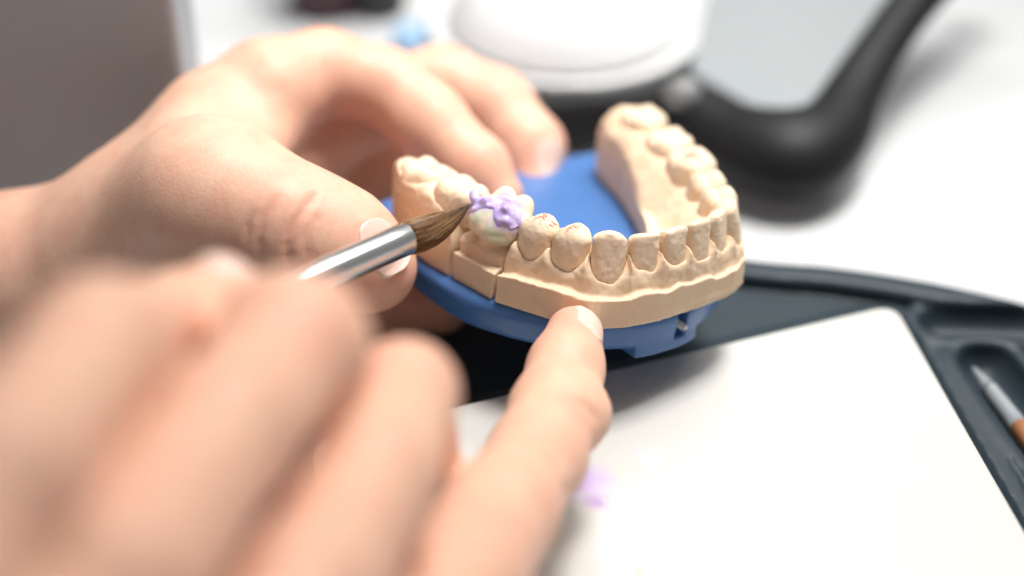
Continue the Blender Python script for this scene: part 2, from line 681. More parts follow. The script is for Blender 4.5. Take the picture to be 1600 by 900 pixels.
arm = [(1040, 168, 44.6, 36), (1085, 180, 44.0, 50), (1145, 218, 43.2, 60), (1200, 236, 42.6, 68), (1250, 238, 42.4, 70), (1300, 205, 42.9, 54),
       (1332, 148, 43.8, 42), (1366, 90, 44.6, 36), (1415, 20, 45.6, 35), (1480, -60, 46.8, 38), (1560, -160, 48, 38)]
A = np.array([[*C(u, v, d), r_ * d / F] for u, v, d, r_ in arm])
A = spline(A, 4)
lo, hi = fieldbox(A[:, :3], 1.6)
fd = Field(lo, hi, 0.11)
for p, q in zip(A[:-1], A[1:]):
    fd.cone(p[:3], q[:3], p[3], q[3], 0.25, flat=(RC[1] * 0 + np.array([0, 0.55, 0.83]), 0.75))
V, Fq = fd.mesh()
build('bent_arm', c2w(V), Fq, M_BLACK, st)
a, b_ = C(780, 200, 44.9), C(1075, 175, 44.6)
fd = Field(np.minimum(a, b_) - 1.4, np.maximum(a, b_) + 1.4, 0.11)
for dy in (-0.35, 0.35):
    fd.cone(a + (0, dy, dy * .3), b_ + (0, dy * .9, dy * .3), 0.42, 0.42, 0.35)
V, Fq = fd.mesh()
build('base_bar', c2w(V), Fq, M_BLACK, st)
kb = C(1064, 152, 43.6)
fd = Field(kb - 1.0, kb + 1.0, 0.05)
fd.cone(kb + (0, 0, 0.3), kb + (0.05, -0.05, -0.1), 0.46, 0.44, 0.02)
V, Fq = fd.mesh()
build('knob', c2w(V), Fq, M_KNOB, st)
P4 = [C(1080, 110, 46.2), C(1235, 200, 44.6), C(1310, 150, 45.2), C(1420, -10, 47.6), C(1460, -120, 49.2), C(1130, -120, 49.8)]  # flat pale grey panel across the gap inside the bent arm
V = c2w(np.array(P4))
nrm = np.cross(V[1] - V[0], V[2] - V[1])
nrm /= np.linalg.norm(nrm)
n = len(V)
Fa = [list(range(n)), list(range(n, 2 * n))[::-1]] + [[i, n + i, n + (i + 1) % n, (i + 1) % n] for i in range(n)]
V = np.vstack([V, V - nrm * np.sign(nrm @ (V[0] - CAM)) * -0.2])
build('grey_panel', V, Fa, M_PALE_GREY, st, smooth=False)

# ------------------------------------------------------------------ slate tray with white palette
far = [on_plane(u, v, 1.2)[:2] for u, v in ((1800, 540), (1700, 500), (1600, 468), (1450, 434), (1300, 411), (1180, 401))]
far = far[::-1]
L0 = np.array(far[0])
outline = [(-9.5, 14.0), (-9.5, 30.5), (-8.3, 32.2), (-6.0, 33.0)] + [tuple(p) for p in spline(np.array([(-3.0, 33.3), (1.5, 33.0)] + [tuple(p) for p in far]), 4)] \
    + [(far[-1][0] + 1.6, far[-1][1] - 1.6), (far[-1][0] + 2.2, far[-1][1] - 4), (17.2, 14.0), (15.7, 12.0), (-7.5, 12.0)]
outline = np.array(outline)
tr = thing('palette_tray', 'dark slate plastic tray with grooves holding the white palette', 'tray', (3, 22, 0))
# palette outline from its real corner
pc0 = on_plane(1398, 474, PAL_Z)[:2]
pdir_b = on_plane(942, 580, PAL_Z)[:2] - pc0
pdir_r = on_plane(1600, 826, PAL_Z)[:2] - pc0
pdir_b /= np.linalg.norm(pdir_b)
pdir_r /= np.linalg.norm(pdir_r)
PW, PD = 13.0, 14.5
pq = [pc0, pc0 + pdir_b * PW, pc0 + pdir_b * PW + pdir_r * PD, pc0 + pdir_r * PD]


def round_poly(poly, r, n=8):
    out = []
    m = len(poly)
    for i in range(m):
        p, a, b_ = np.array(poly[i]), np.array(poly[i - 1]), np.array(poly[(i + 1) % m])
        u = (a - p) / np.linalg.norm(a - p)
        w = (b_ - p) / np.linalg.norm(b_ - p)
        for t in np.linspace(0, 1, n):
            out.append((1 - t) ** 2 * (p + u * r) + 2 * t * (1 - t) * p + t * t * (p + w * r))
    return np.array(out)


ppoly = round_poly(pq, 0.55)
fd = Field((outline[:, 0].min() - .3, outline[:, 1].min() - .3, -0.15), (outline[:, 0].max() + .3, outline[:, 1].max() + .3, 1.5), 0.09)
sl, X, Y, Z = fd.grid()
d2 = poly_sd(X[:, :, 0], Y[:, :, 0], outline)[:, :, None]
well = poly_sd(X[:, :, 0], Y[:, :, 0], np.array(pq) + 0)[:, :, None] - 0.12
body = smax(d2, np.maximum(Z - 1.2, 0.02 - Z), 0.25)
body = smax(body, -np.maximum(d2 + 0.75, 0.80 - Z), 0.2)            # sunken floor inside the rim
body = smin(body, np.maximum(np.abs(well - 0.55) - 0.16, np.maximum(Z - 0.92, 0.2 - Z)), 0.25)   # raised lip round the palette
body = smax(body, -smax(well, 0.55 - Z, 0.05), 0.05)
# slots on the far right for brushes
s0 = on_plane(1490, 498, 1.0)[:2]
for k_, (q0, q1, r_) in enumerate(((on_plane(1545, 560, 1.0)[:2], on_plane(1760, 850, 1.0)[:2], 0.62), (on_plane(1470, 500, 1.0)[:2], on_plane(1640, 505, 1.0)[:2], 0.45))):
    e = q1 - q0
    t = np.clip(((X - q0[0]) * e[0] + (Y - q0[1]) * e[1]) / (e @ e), 0, 1)
    ds = np.sqrt((X - q0[0] - t * e[0]) ** 2 + (Y - q0[1] - t * e[1]) ** 2)
    ridge = np.maximum(ds - r_ - 0.28, np.maximum(Z - 0.95, 0.1 - Z))
    body = smin(body, ridge, 0.2)
    body = smax(body, -np.sqrt(ds ** 2 + ((Z - 0.98) * 1.0) ** 2) + r_, 0.12)
fd.d = np.broadcast_to(body, fd.n).astype(np.float32).copy()
V, Fq = fd.mesh()
build('tray_body', V, Fq, M_TRAY, tr)

pcen = ppoly.mean(0)
V, Fa = extrude(ppoly, 0.60, PAL_Z)
pal = bevel(build('mixing_palette', V, Fa, M_PAL, origin=(pcen[0], pcen[1], 0.60), smooth=False), 0.08, 3)
tag(pal, 'white ceramic mixing palette with a lilac smear, set in the slate tray', 'palette')
nt = M_PAL.node_tree
b = nt.nodes['Principled BSDF']
v = coords(nt)


def pal_loc(u, vv):
    p = on_plane(u, vv, PAL_Z)
    return ((p[0] - pcen[0]) * CM, (p[1] - pcen[1]) * CM, (PAL_Z - 0.6) * CM)


c = mix(nt, noise(nt, v, 40, 4), (0.61, 0.598, 0.562), (0.65, 0.638, 0.605))
c = smear(nt, v, pal_loc(915, 752), 0.0105, (0.58, 0.45, 0.70), c, 220, amt=0.95)
c = smear(nt, v, pal_loc(933, 785), 0.0045, (0.44, 0.28, 0.56), c, 300, amt=0.85)
c = smear(nt, v, pal_loc(895, 735), 0.0040, (0.40, 0.30, 0.66), c, 400, amt=0.5)
c = smear(nt, v, pal_loc(1012, 712), 0.0060, (0.55, 0.66, 0.80), c, 200, amt=0.35)
c = smear(nt, v, pal_loc(998, 895), 0.0028, (0.85, 0.42, 0.30), c, 400, amt=0.75)
c = smear(nt, v, pal_loc(990, 858), 0.0018, (0.45, 0.48, 0.52), c, 400, amt=0.5)
c = smear(nt, v, pal_loc(860, 800), 0.0110, (0.66, 0.80, 0.84), c, 200, amt=0.35)
nt.links.new(c, b.inputs['Base Color'])
bump(nt, b, noise(nt, v, 500, 3), 0.03, 0.0004)

# spare brush lying in the slot
q0, q1 = on_plane(1540, 585, 1.0), on_plane(1740, 840, 1.0)
sb = thing('spare_brush', 'thin brush with a copper handle lying in the right slot of the tray', 'brush', (q0 + q1) / 2)
e = (q1 - q0) / np.linalg.norm(q1 - q0)
q0 = q0 + (0, 0, -0.2)
for nm, t0, t1, r0, r1, mm in (('hair_tip', -0.5, 0.2, 0.03, 0.16, M_PALE_GREY), ('ferrule', 0.2, 1.5, 0.17, 0.2, M_BRISTLE2), ('handle', 1.5, 9.0, 0.21, 0.24, M_BRONZE)):
    V, Fa = sweep([q0 + e * t for t in np.linspace(t0, t1, 6)], np.linspace(r0, r1, 6), 16)
    build(nm, V, Fa, mm, sb)

# ------------------------------------------------------------------ the dental cast
ARCH = np.array([(-2.83, 4.9), (-2.72, 3.72), (-2.55, 2.55), (-2.22, 1.72), (-1.92, 1.06), (-1.45, .52), (-.84, .26), (-.24, .15),
                 (.36, .14), (.93, .27), (1.42, .52), (1.80, 1.05), (2.10, 1.75), (2.42, 2.6), (2.68, 3.65), (2.90, 4.8)])
KIND = ['m3', 'm2', 'm1', 'p2', 'p1', 'k', 'l', 'c', 'c', 'l', 'k', 'p1', 'p2', 'm1', 'm2', 'm3']
HW = {'c': .285, 'l': .30, 'k': .345, 'p1': .36, 'p2': .375, 'm1': .56, 'm2': .56, 'm3': .54}       # half widths
MARG = {'c': -.62, 'l': -.64, 'k': -.78, 'p1': -.68, 'p2': -.68, 'm1': -.46, 'm2': -.32, 'm3': -.24}
HT = {'c': .31, 'l': .32, 'k': .39, 'p1': .40, 'p2': .42, 'm1': .52, 'm2': .52, 'm3': .5}          # half thickness
ext = np.vstack([ARCH[0] + (ARCH[0] - ARCH[1]) * 0.95 + (.05, 0), ARCH, ARCH[-1] + (ARCH[-1] - ARCH[-2]) * 0.95])
CUR = spline(ext, 10)
CS = np.r_[0, np.cumsum(np.linalg.norm(np.diff(CUR, axis=0), axis=1))]
TS = np.array([CS[np.argmin(np.linalg.norm(CUR - p, axis=1))] for p in ARCH])


def arch_frame(s):
    p = np.array([np.interp(s, CS, CUR[:, i]) for i in (0, 1)])
    q = np.array([np.interp(s + .15, CS, CUR[:, i]) for i in (0, 1)]) - np.array([np.interp(s - .15, CS, CUR[:, i]) for i in (0, 1)])
    T = q / np.linalg.norm(q)
    return p, T, np.array([T[1], -T[0]])


def arch_coords(X, Y):
    """arc length s and outward offset q of 2D points"""
    X, Y = np.broadcast_arrays(X, Y)
    best = np.full(X.shape, 1e9)
    S = np.zeros(X.shape)
    Q = np.zeros(X.shape)
    for i in range(len(CUR) - 1):
        a, b_ = CUR[i], CUR[i + 1]
        e = b_ - a
        L = e @ e
        t = np.clip(((X - a[0]) * e[0] + (Y - a[1]) * e[1]) / L, 0, 1)
        dx, dy = X - a[0] - t * e[0], Y - a[1] - t * e[1]
        d = dx * dx + dy * dy
        w = d < best
        best = np.where(w, d, best)
        S = np.where(w, CS[i] + t * math.sqrt(L), S)
        Q = np.where(w, np.sqrt(d) * np.sign(dx * e[1] - dy * e[0] + 1e-12), Q)
    return S, Q


NOISE = np.random.default_rng(3).random((32, 32, 32)).astype(np.float32)


def vn(x, y, z, f):
    """smooth lattice noise, 0..1"""
    x, y, z = np.broadcast_arrays(np.asarray(x, np.float32) * f + 64, np.asarray(y, np.float32) * f + 64, np.asarray(z, np.float32) * f + 64)
    ix, iy, iz = (np.floor(a).astype(np.int32) for a in (x, y, z))
    u, v_, w_ = x - ix, y - iy, z - iz
    u, v_, w_ = (a * a * (3 - 2 * a) for a in (u, v_, w_))
    r_ = 0
    for a in (0, 1):
        for b2 in (0, 1):
            for c2 in (0, 1):
                r_ = r_ + NOISE[(ix + a) & 31, (iy + b2) & 31, (iz + c2) & 31] * (u if a else 1 - u) * (v_ if b2 else 1 - v_) * (w_ if c2 else 1 - w_)
    return r_


ZL, ZB, ZP = -1.12, -1.74, -2.52
HB = 0.026
LED = np.array([(-2.3, 6.0), (-2.75, 5.98), (-3.05, 5.75), (-3.36, 5.1), (-3.44, 4.4), (-3.40, 3.7), (-3.32, 3.05), (-3.12, 1.76), (-2.90, 1.32), (-2.50, .52),
                (-1.99, -0.05), (-1.45, -.27), (-.75, -.38), (.42, -.38), (1.22, -.31), (1.76, -0.02), (2.17, .52), (2.55, 1.3), (2.83, 2.2), (3.1, 3.3), (3.25, 4.5), (3.25, 5.4), (3.0, 5.8), (2.5, 5.85),
                (2.25, 5.3), (2.02, 4.4), (1.60, 3.4), (1.26, 2.75), (.90, 2.1), (.5, 1.62), (.05, 1.42), (-.45, 1.5), (-.98, 1.75), (-1.38, 2.4), (-1.68, 3.2), (-1.95, 4.3), (-2.1, 5.4)])
fd = Field((-3.7, -0.75, ZB - .1), (3.7, 6.8, 0.25), HB)
sl, X, Y, Z = fd.grid()
X2, Y2 = X[:, :, 0], Y[:, :, 0]
led = poly_sd(X2, Y2, LED)
S, Q = arch_coords(X2, Y2)
# chipped, knife-trimmed edge
wob = 0.10 * (vn(S, X2 * 0 + 3, 0, 1.6) - .5) + 0.07 * (vn(S, X2 * 0 + 5, 0, 4.5) - .5) + .03 * (vn(S, Q, 2, 13) - .5)
zled = ZL + 0.40 * np.clip((Y2 - 2.9) / 3.0, 0, 1) + wob * 0.9 + 0.02 * np.sin(X2 * 9 + Y2 * 7)
d = np.maximum(led[:, :, None] - 0.03 * (Z - ZL), np.maximum(Z - zled[:, :, None], ZB - Z))
# undercut facet low on the front right
und = (led[:, :, None] + (ZL - 0.34 - Z) * 0.42 * np.clip((X2[:, :, None] + 0.9) / 1.2, 0, 1))
d = np.maximum(d, und)
# gum profile along the arch
marg = np.interp(S, TS, [MARG[k] for k in KIND])
ht = np.interp(S, TS, [HT[k] for k in KIND])
near = np.argmin(np.abs(S[..., None] - TS), -1)
hw = np.array([HW[k] for k in KIND])[near]
ds = np.abs(S - TS[near]) / hw
pap = np.interp(S, TS, [-.20, -.24, -.34, -.48, -.48, -.50, -.46, -.44, -.44, -.45, -.48, -.48, -.44, -.32, -.22, -.16])
w = np.clip(ds, 0, 1.1) ** 3.2
endl = np.clip(TS[0] - S, 0, 2)
endr = np.clip(S - TS[-1], 0, 2)
zt = marg + (pap - marg) * w
zt = np.where(endl > 0, -.24 + .04 * np.clip(endl / .4, 0, 1) - .2 * np.clip(endl - .5, 0, 2), zt)
zt = np.where(endr > 0, -.24 + .16 * np.clip(endr / .4, 0, 1) - .1 * np.clip(endr - .6, 0, 2), zt)
lab = Q > 0
bl = sstep(-.22, .06, Q)
zt = zt * bl + np.maximum(marg + .10, -.50) * (1 - bl) * (endl <= 0) * (endr <= 0) + zt * (1 - bl) * ((endl > 0) | (endr > 0))
root = np.exp(-(ds / 0.75) ** 2)
drop = np.maximum(zt[:, :, None] - Z, 0)
mol = np.clip((np.abs(S - 0.5 * (TS[7] + TS[8])) - 3.6) / 1.2, 0, 1)[:, :, None]
cn = (np.exp(-((S - TS[5]) / .5) ** 2) + np.exp(-((S - TS[10]) / .5) ** 2))[:, :, None]
Tf = ht[:, :, None] * 0.93 + 0.05 + (0.15 + .15 * cn) * drop ** 0.6 * (0.72 + 0.42 * root[:, :, None])
Tm = ht[:, :, None] * 0.98 + 0.05 + 0.40 * drop ** 1.5
Tl = Tf * (1 - mol) + Tm * mol
Tg = (ht * (1 - .45 * np.clip(np.maximum(endl, endr) / .6, 0, 1)))[:, :, None] * 0.86 + 0.02 + 0.95 * drop ** 0.95
Tt = np.where(lab[:, :, None], Tl, Tg)
aq = np.abs(Q)[:, :, None]
gum = smax((Z - zt[:, :, None]) * 0.8, (aq - Tt) * 0.8, 0.16)
gum = np.maximum(gum, ZB - Z)
end_cut = np.maximum(-S + 0.04, S - CS[-1] + 0.04)
gum = smax(gum, np.broadcast_to(end_cut[:, :, None], gum.shape), 0.35)
gum = smax(gum, (led - 0.0)[:, :, None] * 1.0, 0.10)
nzf = 0.03 * (vn(X, Y, Z, 4.0) - .5) + 0.016 * (vn(X, Y, Z + 7, 11.0) - .5)
FULL = smin(d, gum + nzf, 0.05).astype(np.float32)


# ---- tooth shapes (local m along the arch, b outward, z up)
def tooth_field(kind, seed, h=0.022):
    r = np.random.default_rng(seed)
    W, T = HW[kind] * (1 + r.uniform(-.02, .02)), HT[kind]
    f = Field((-W - .12, -T - .25, -1.4), (W + .12, T + .25, .2), h)
    sl, M, B, Z = f.grid()
    zz = np.clip(-Z / 1.0, 0, 1.3)
    if kind in 'cl':
        wm = W * (0.985 - 0.04 * zz - 0.16 * zz ** 2)
        tb = 0.115 + (T - 0.115) * np.clip(zz * 1.35, 0, 1) ** 0.8
        cb = 0.10 - 0.10 * zz
        ztop = -0.015 + 0.05 * M * r.uniform(-1.5, 1.5) - 0.25 * np.clip(np.abs(M) / W - .8, 0, 1) + 0.35 * (B - .06)
        ex, kt = 3.2, 0.07
    elif kind == 'k':
        wm = W * (0.95 + 0.09 * np.sin(zz * 2.4) - 0.16 * zz ** 2)
        tb = 0.17 + (T - 0.15) * np.clip(zz * 1.25, 0, 1) ** 0.75
        cb = 0.10 - 0.06 * zz
        ztop = 0.07 - 0.42 * np.sqrt(M ** 2 + 0.012) + 0.25 * (B - .05)
        ex, kt = 2.5, 0.10
    elif kind[0] == 'p':
        wm = W * (0.93 + 0.11 * np.sin(zz * 2.6) - 0.16 * zz ** 2)
        tb = T * (0.80 + 0.26 * np.sin(np.clip(zz, 0, 1) * 2.4) - 0.12 * zz ** 2)
        cb = 0.03 - 0.0 * zz
        c1 = 0.06 - 0.92 * np.sqrt((M * .72) ** 2 + (B - .18) ** 2 + 0.009)
        c2 = 0.0 - 0.92 * np.sqrt((M * .72 - .03) ** 2 + (B + .20) ** 2 + 0.009)
        ztop = smax(c1, c2, 0.03) + 0.05
        ex, kt = 2.3, 0.12
    else:
        wm = W * (0.90 + 0.11 * np.sin(zz * 2.8) - 0.10 * zz ** 2)
        tb = T * (0.84 + 0.22 * np.sin(np.clip(zz, 0, 1) * 2.6) - 0.10 * zz ** 2)
        cb = 0.0 * zz
        cusps = [(-.27, .24, 0.05), (.24, .25, 0.05), (-.27, -.25, 0.02), (.25, -.26, 0.0)] + ([(.46, .05, -.04)] if seed % 2 else [(.0, .30, 0.03)])
        ztop = None
        for cm, cbb, hh in cusps:
            cc = hh + 0.08 - 0.62 * np.sqrt((M - cm * W / .56 + r.uniform(-.02, .02)) ** 2 + (B - cbb) ** 2 + 0.016)
            ztop = cc if ztop is None else smax(ztop, cc, 0.035)
        ex, kt = 2.7, 0.13
    g = (np.abs(M / wm) ** ex + np.abs((B - cb) / tb) ** ex) ** (1 / ex)
    side = (g - 1) * np.minimum(wm, tb) * 0.9
    dd = smax(side + 0 * Z, Z - ztop, kt)
    # faint developmental waves on the labial face
    dd = dd + 0.022 * (vn(M + seed * 3.1, B, Z, 3.0) - .5) + 0.012 * (vn(M, B + seed * 1.7, Z, 9.0) - .5) + 0.012 * (vn(M + seed, B, Z, 22.0) - .5)
    f.d = np.broadcast_to(np.maximum(dd, -1.3 - Z), f.n).astype(np.float32).copy()
    return f


tooth_parts = []
sock = np.full(FULL.shape, 3.0, np.float32)
for i, k in enumerate(KIND):
    tf = tooth_field(k, i + 1)
    p, T, Nn = arch_frame(TS[i])
    ang = {6: .10, 7: -.06, 8: .05, 9: -.10, 5: .05, 10: -.1}.get(i, 0)
    T, Nn = T * math.cos(ang) + Nn * math.sin(ang), Nn * math.cos(ang) - T * math.sin(ang)
    dz = {0: -.10, 1: -.05, 4: .0, 6: -.04, 7: -.02, 8: .02, 15: .05}.get(i, 0)
    tooth_parts.append((i, k, tf, p, T, Nn, dz))
    if i == 2:
        continue
    # socket groove where tooth meets the gum
    R_ = 0.85
    i0 = [np.searchsorted(fd.ax[a], p[a] - R_) for a in (0, 1)]
    i1 = [np.searchsorted(fd.ax[a], p[a] + R_) for a in (0, 1)]
    Xs = fd.ax[0][i0[0]:i1[0]][:, None, None] - p[0]
    Ys = fd.ax[1][i0[1]:i1[1]][None, :, None] - p[1]
    m_, b2 = Xs * T[0] + Ys * T[1], Xs * Nn[0] + Ys * Nn[1]
    zq = fd.ax[2][None, None, :]
    P_ = np.stack(np.broadcast_arrays(m_, b2, zq - dz), -1)
    inside = np.all((P_ > tf.lo + .03) & (P_ < tf.lo + tf.h * (tf.n - 2)), -1)
    val = np.where(inside, tf.sample(P_), 1.0)
    sv = sock[i0[0]:i1[0], i0[1]:i1[1], :]
    np.minimum(sv, val.astype(np.float32), out=sv)
FULL = smax(FULL, -(sock + 0.004), 0.05)


# ---- split by the two saw cuts
def cut_plane(p0, p1):
    e = np.array(p1, float) - np.array(p0, float)
    e /= np.linalg.norm(e)
    n_ = np.array([-e[1], e[0]])                 # points towards +y (rear)
    return (X - p0[0]) * n_[0] + (Y - p0[1]) * n_[1]


cA = cut_plane((-3.25, 3.12), (-2.5, 3.17)) - 0.05 * (Z + 1.1) - 0.02 * np.sin(Z * 7)
cB = cut_plane((-3.05, 1.86), (-2.38, 2.10)) + 0.10 * (Z + 1.1) - 0.02 * np.sin(Z * 6 + 1)
isl = X2[:, :, None] < -0.6                       # only the arm on that side is sawn
BIG = 1.0
rear = np.where(isl, FULL, BIG)
rear = smax(rear, -(cA - 0.04 - .10 * np.clip(Z + .95, 0, .5)), 0.02)
GAP = 0.04
# die: ditch trimmed low around the crown
sh = np.abs(S - TS[2])
zdie = -0.93 + 0.10 * np.sin(Q * 5 + .4) - 0.25 * np.clip(Q - .45, 0, 1) + 0.03 * np.sin(S * 9)
die = smax(np.where(isl, smin(np.where(True, d, d), smax(smax(gum, Z - zdie[:, :, None], .04), (Q - .50 - .03 * np.sin(S * 11))[:, :, None], .04), 0.03), BIG), cA + GAP, 0.02)
die = smax(die, -(cB - GAP), 0.02)
core = np.sqrt(((X - ARCH[2][0]) / .42) ** 2 + ((Y - ARCH[2][1]) / .42) ** 2) * .42 - .40
die = smin(die, np.maximum(core, np.maximum(Z + .45, -1.3 - Z)), 0.06)
front = np.where(isl, smax(FULL, cB + GAP, 0.02), FULL)


def meshed(arr):
    f = Field((0, 0, 0), (1, 1, 1), 1)
    f.lo, f.h, f.n, f.ax = fd.lo, fd.h, fd.n, fd.ax
    f.d = arr.astype(np.float32)
    f.d[0], f.d[-1] = 1, 1
    f.d[:, 0], f.d[:, -1] = 1, 1
    f.d[:, :, 0], f.d[:, :, -1] = 1, 1
    return f.mesh()


def marks(Vk):
    """stain masks from points in the cast frame"""
    mk = np.zeros(len(Vk))
    for c_, r_ in (((-2.20, 1.72, .02), .36), ((-2.0, 1.10, .0), .30), ((2.35, 2.6, .0), .3), ((-2.75, 3.6, 0), .22), ((-2.55, 3.25, -.1), .12), ((-2.15, 1.55, -.1), .25)):
        mk = np.maximum(mk, 1 - np.linalg.norm(Vk - c_, axis=1) / r_)
    ll = np.zeros(len(Vk))
    for c_, r_ in (((-2.98, 1.62, -.85), .28), ((-2.48, 2.05, -.25), .26), ((-2.9, 3.2, -1.0), .15)):
        ll = np.maximum(ll, 1 - np.linalg.norm(Vk - c_, axis=1) / r_)
    return {'mark': np.clip(mk * 1.8, 0, 1), 'lilac': np.clip(ll * 1.6, 0, 1)}


seg_front = thing('plaster_segment', 'large curved cream plaster jaw block carrying all the front teeth', 'dental cast', k2w((0, 2, ZB)), 'sawn blocks of the plaster jaw')
seg_rear = thing('plaster_segment', 'short cream plaster block behind the brush tip carrying only two molars', 'dental cast', k2w((-2.7, 4.6, ZB)), 'sawn blocks of the plaster jaw')
seg_die = thing('plaster_segment', 'narrow toothless plaster block between two saw cuts under the lilac crown', 'dental cast', k2w((-2.6, 2.55, ZB)), 'sawn blocks of the plaster jaw')
for root_, arr in ((seg_front, front), (seg_rear, rear), (seg_die, die)):
    Vk, Fq = meshed(arr)
    build('gum_base', k2w(Vk), Fq, M_PLA, root_, attrs=marks(Vk))

for i, k, tf, p, T, Nn, dz in tooth_parts:
    if i == 2:
        continue
    V, Fq = tf.mesh()
    Vk = np.stack([p[0] + V[:, 0] * T[0] + V[:, 1] * Nn[0], p[1] + V[:, 0] * T[1] + V[:, 1] * Nn[1], V[:, 2] + dz], 1)
    build('tooth', k2w(Vk), Fq, M_TOOTH, seg_rear if i < 2 else seg_front, attrs=marks(Vk))

# ---- blue base plate
PL = np.array([(-2.85, 6.6), (-3.25, 5.6), (-3.58, 4.2), (-3.52, 2.6), (-3.2, 1.75), (-2.80, 1.10), (-2.25, .52), (-1.62, .12), (-.85, -.18), (0.0, -.22), (.62, -.10), (1.3, .18), (1.95, .62),
               (2.45, 1.3), (2.9, 2.3), (3.2, 3.6), (3.35, 5.2), (3.4, 6.6), (2.9, 6.95), (0, 7.0), (-2.5, 6.95)])
PLs = spline(np.vstack([PL, PL[:1]]), 5)[:-1]
fd2 = Field((-3.9, -0.75, ZP - .25), (3.8, 7.3, ZB + .2), 0.032)
sl, X, Y, Z = fd2.grid()
p2 = poly_sd(X[:, :, 0], Y[:, :, 0], PLs)[:, :, None]
zrel = (Z - ZP) / (ZB - ZP)
sideprof = p2 + 0.10 * (1 - zrel) ** 2                        # leans in towards the foot
pd = smax(sideprof, np.maximum(Z - (ZB - 0.004), ZP - Z), 0.26)
# front right: taller vertical skirt with a step, slot and rib
xr = X + 0 * Y
step = np.maximum(np.maximum(p2 + 0.06, np.maximum(ZP - 0.14 - Z, Z - ZB + .1)), np.maximum(-1.0 - X, X - .62) + 0 * Y)
step = np.maximum(step, Y - 3.2)
pd = smin(pd, step, 0.02)
slot = np.maximum(np.maximum(np.abs(X - .06) - 0.135, np.abs(p2) - 0.24), -np.inf)
pd = smax(pd, -np.maximum(slot, ZP + 0.10 - Z), 0.03)
fd2.d = np.broadcast_to(pd, fd2.n).astype(np.float32).copy()
Vk, Fq = fd2.mesh()
plate = thing('base_plate', 'blue plastic horseshoe base plate pinched between thumb and fingers under the plaster jaw', 'base plate', k2w((0, 3, ZP)))
build('plate_body', k2w(Vk), Fq, M_BLUE, plate)
pk = np.array((.12, -.08, -2.2))
Vp, Fp = sweep([k2w(pk + (0, -.16, 0)), k2w(pk + (0, -.10, 0)), k2w(pk + (0, .1, 0))], [.05, .075, .075], 14)
build('pin', Vp, Fp, M_WHITE, plate)

# ---- ceramic crown with paste
crown = thing('ceramic_crown', 'glossy cream ceramic molar crown smeared with lilac paste at the brush tip', 'crown', k2w((ARCH[2][0], ARCH[2][1], -.78)))
W, T_ = .56, .55
cf = Field((-.75, -.75, -.95), (.75, .75, .3), 0.018)
sl, Mx, Bx, Z = cf.grid()
zz = np.clip(-Z / .8, 0, 1.2)
g = (np.abs(Mx / (W * (.93 + .11 * np.sin(zz * 2.9) - .18 * zz ** 3))) ** 2.6 + np.abs(Bx / (T_ * (.80 + .26 * np.sin(zz * 2.7) - .22 * zz ** 3))) ** 2.6) ** (1 / 2.6)
side = (g - 1) * .48
cusps = [(-.26, .22, .03), (.22, .24, .03), (-.22, -.28, .05), (.24, -.28, .04), (.02, .28, .0)]
ztop = None
for cm, cb, hh in cusps:
    cc = hh + .08 - .62 * np.sqrt((Mx - cm) ** 2 + (Bx - cb) ** 2 + .016)
    ztop = cc if ztop is None else smax(ztop, cc, .03)
cd = smax(side + 0 * Z, Z - ztop, .14)
for cm, cb, cz, rr in ((-.24, .36, -.36, .22), (.10, .40, -.44, .24), (.36, .26, -.42, .2), (-.20, -.34, -.06, .2), (.26, -.35, -.09, .2)):   # bulging lobes
    cd = smin(cd, np.sqrt((Mx - cm) ** 2 + (Bx - cb) ** 2 + (Z - cz) ** 2) - rr, .13)
cd = smax(cd, -.76 + .05 * np.cos(Mx * 6) - Z, .12)
cf.d = np.broadcast_to(cd, cf.n).astype(np.float32).copy()
p, T, Nn = arch_frame(TS[2])


def loc2k(V):
    return np.stack([p[0] + V[:, 0] * T[0] + V[:, 1] * Nn[0], p[1] + V[:, 0] * T[1] + V[:, 1] * Nn[1], V[:, 2]], 1)


PASTE = ((-.46, .20, .19), (-.27, .22, .23), (-.06, .16, .25), (.14, .15, .25), (.34, .14, .23), (.45, .24, .17), (.28, .34, .17), (-.32, .38, .14), (.0, -.05, .16))
V, Fq = cf.mesh()
wash = np.full(len(V), 9.0)
for cm, cb, rr in PASTE:
    wash = np.minimum(wash, np.hypot(V[:, 0] - cm, V[:, 1] - cb) - rr)
wash = wash + .16 * (vn(V[:, 0], V[:, 1], V[:, 2], 9.0) - .5) + np.clip(-.30 - V[:, 2], 0, 1)
pinkm = 1 - np.linalg.norm(V - np.array((.02, .42, -.30)), axis=1) / .22
build('crown_shell', k2w(loc2k(V)), Fq, M_CROWN, crown, attrs={'wash': np.clip(.75 - wash / .16, 0, 1), 'blush': np.clip(pinkm, 0, 1)})
pf = Field((-.85, -.75, -.95), (.75, .80, .45), 0.018)
sl, Mx, Bx, Z = pf.grid()
shell = cf.sample(np.stack(np.broadcast_arrays(np.clip(Mx, -.74, .74), np.clip(Bx, -.74, .74), np.clip(Z, -.94, .28)), -1))
nz = 1.6 * (vn(Mx, Bx, Z, 5.0) - .5) + .9 * (vn(Mx, Bx, Z, 14.0) - .5)
mask = None
for cm, cb, rr in PASTE:
    q = np.sqrt((Mx - cm) ** 2 + (Bx - cb) ** 2) - rr
    mask = q if mask is None else smin(mask, q, .05)
mask = smax(mask, -.27 + .06 * nz - Z, .04)
pd_ = smax(shell - .032 - .028 * nz, mask + .035 * nz, .05)
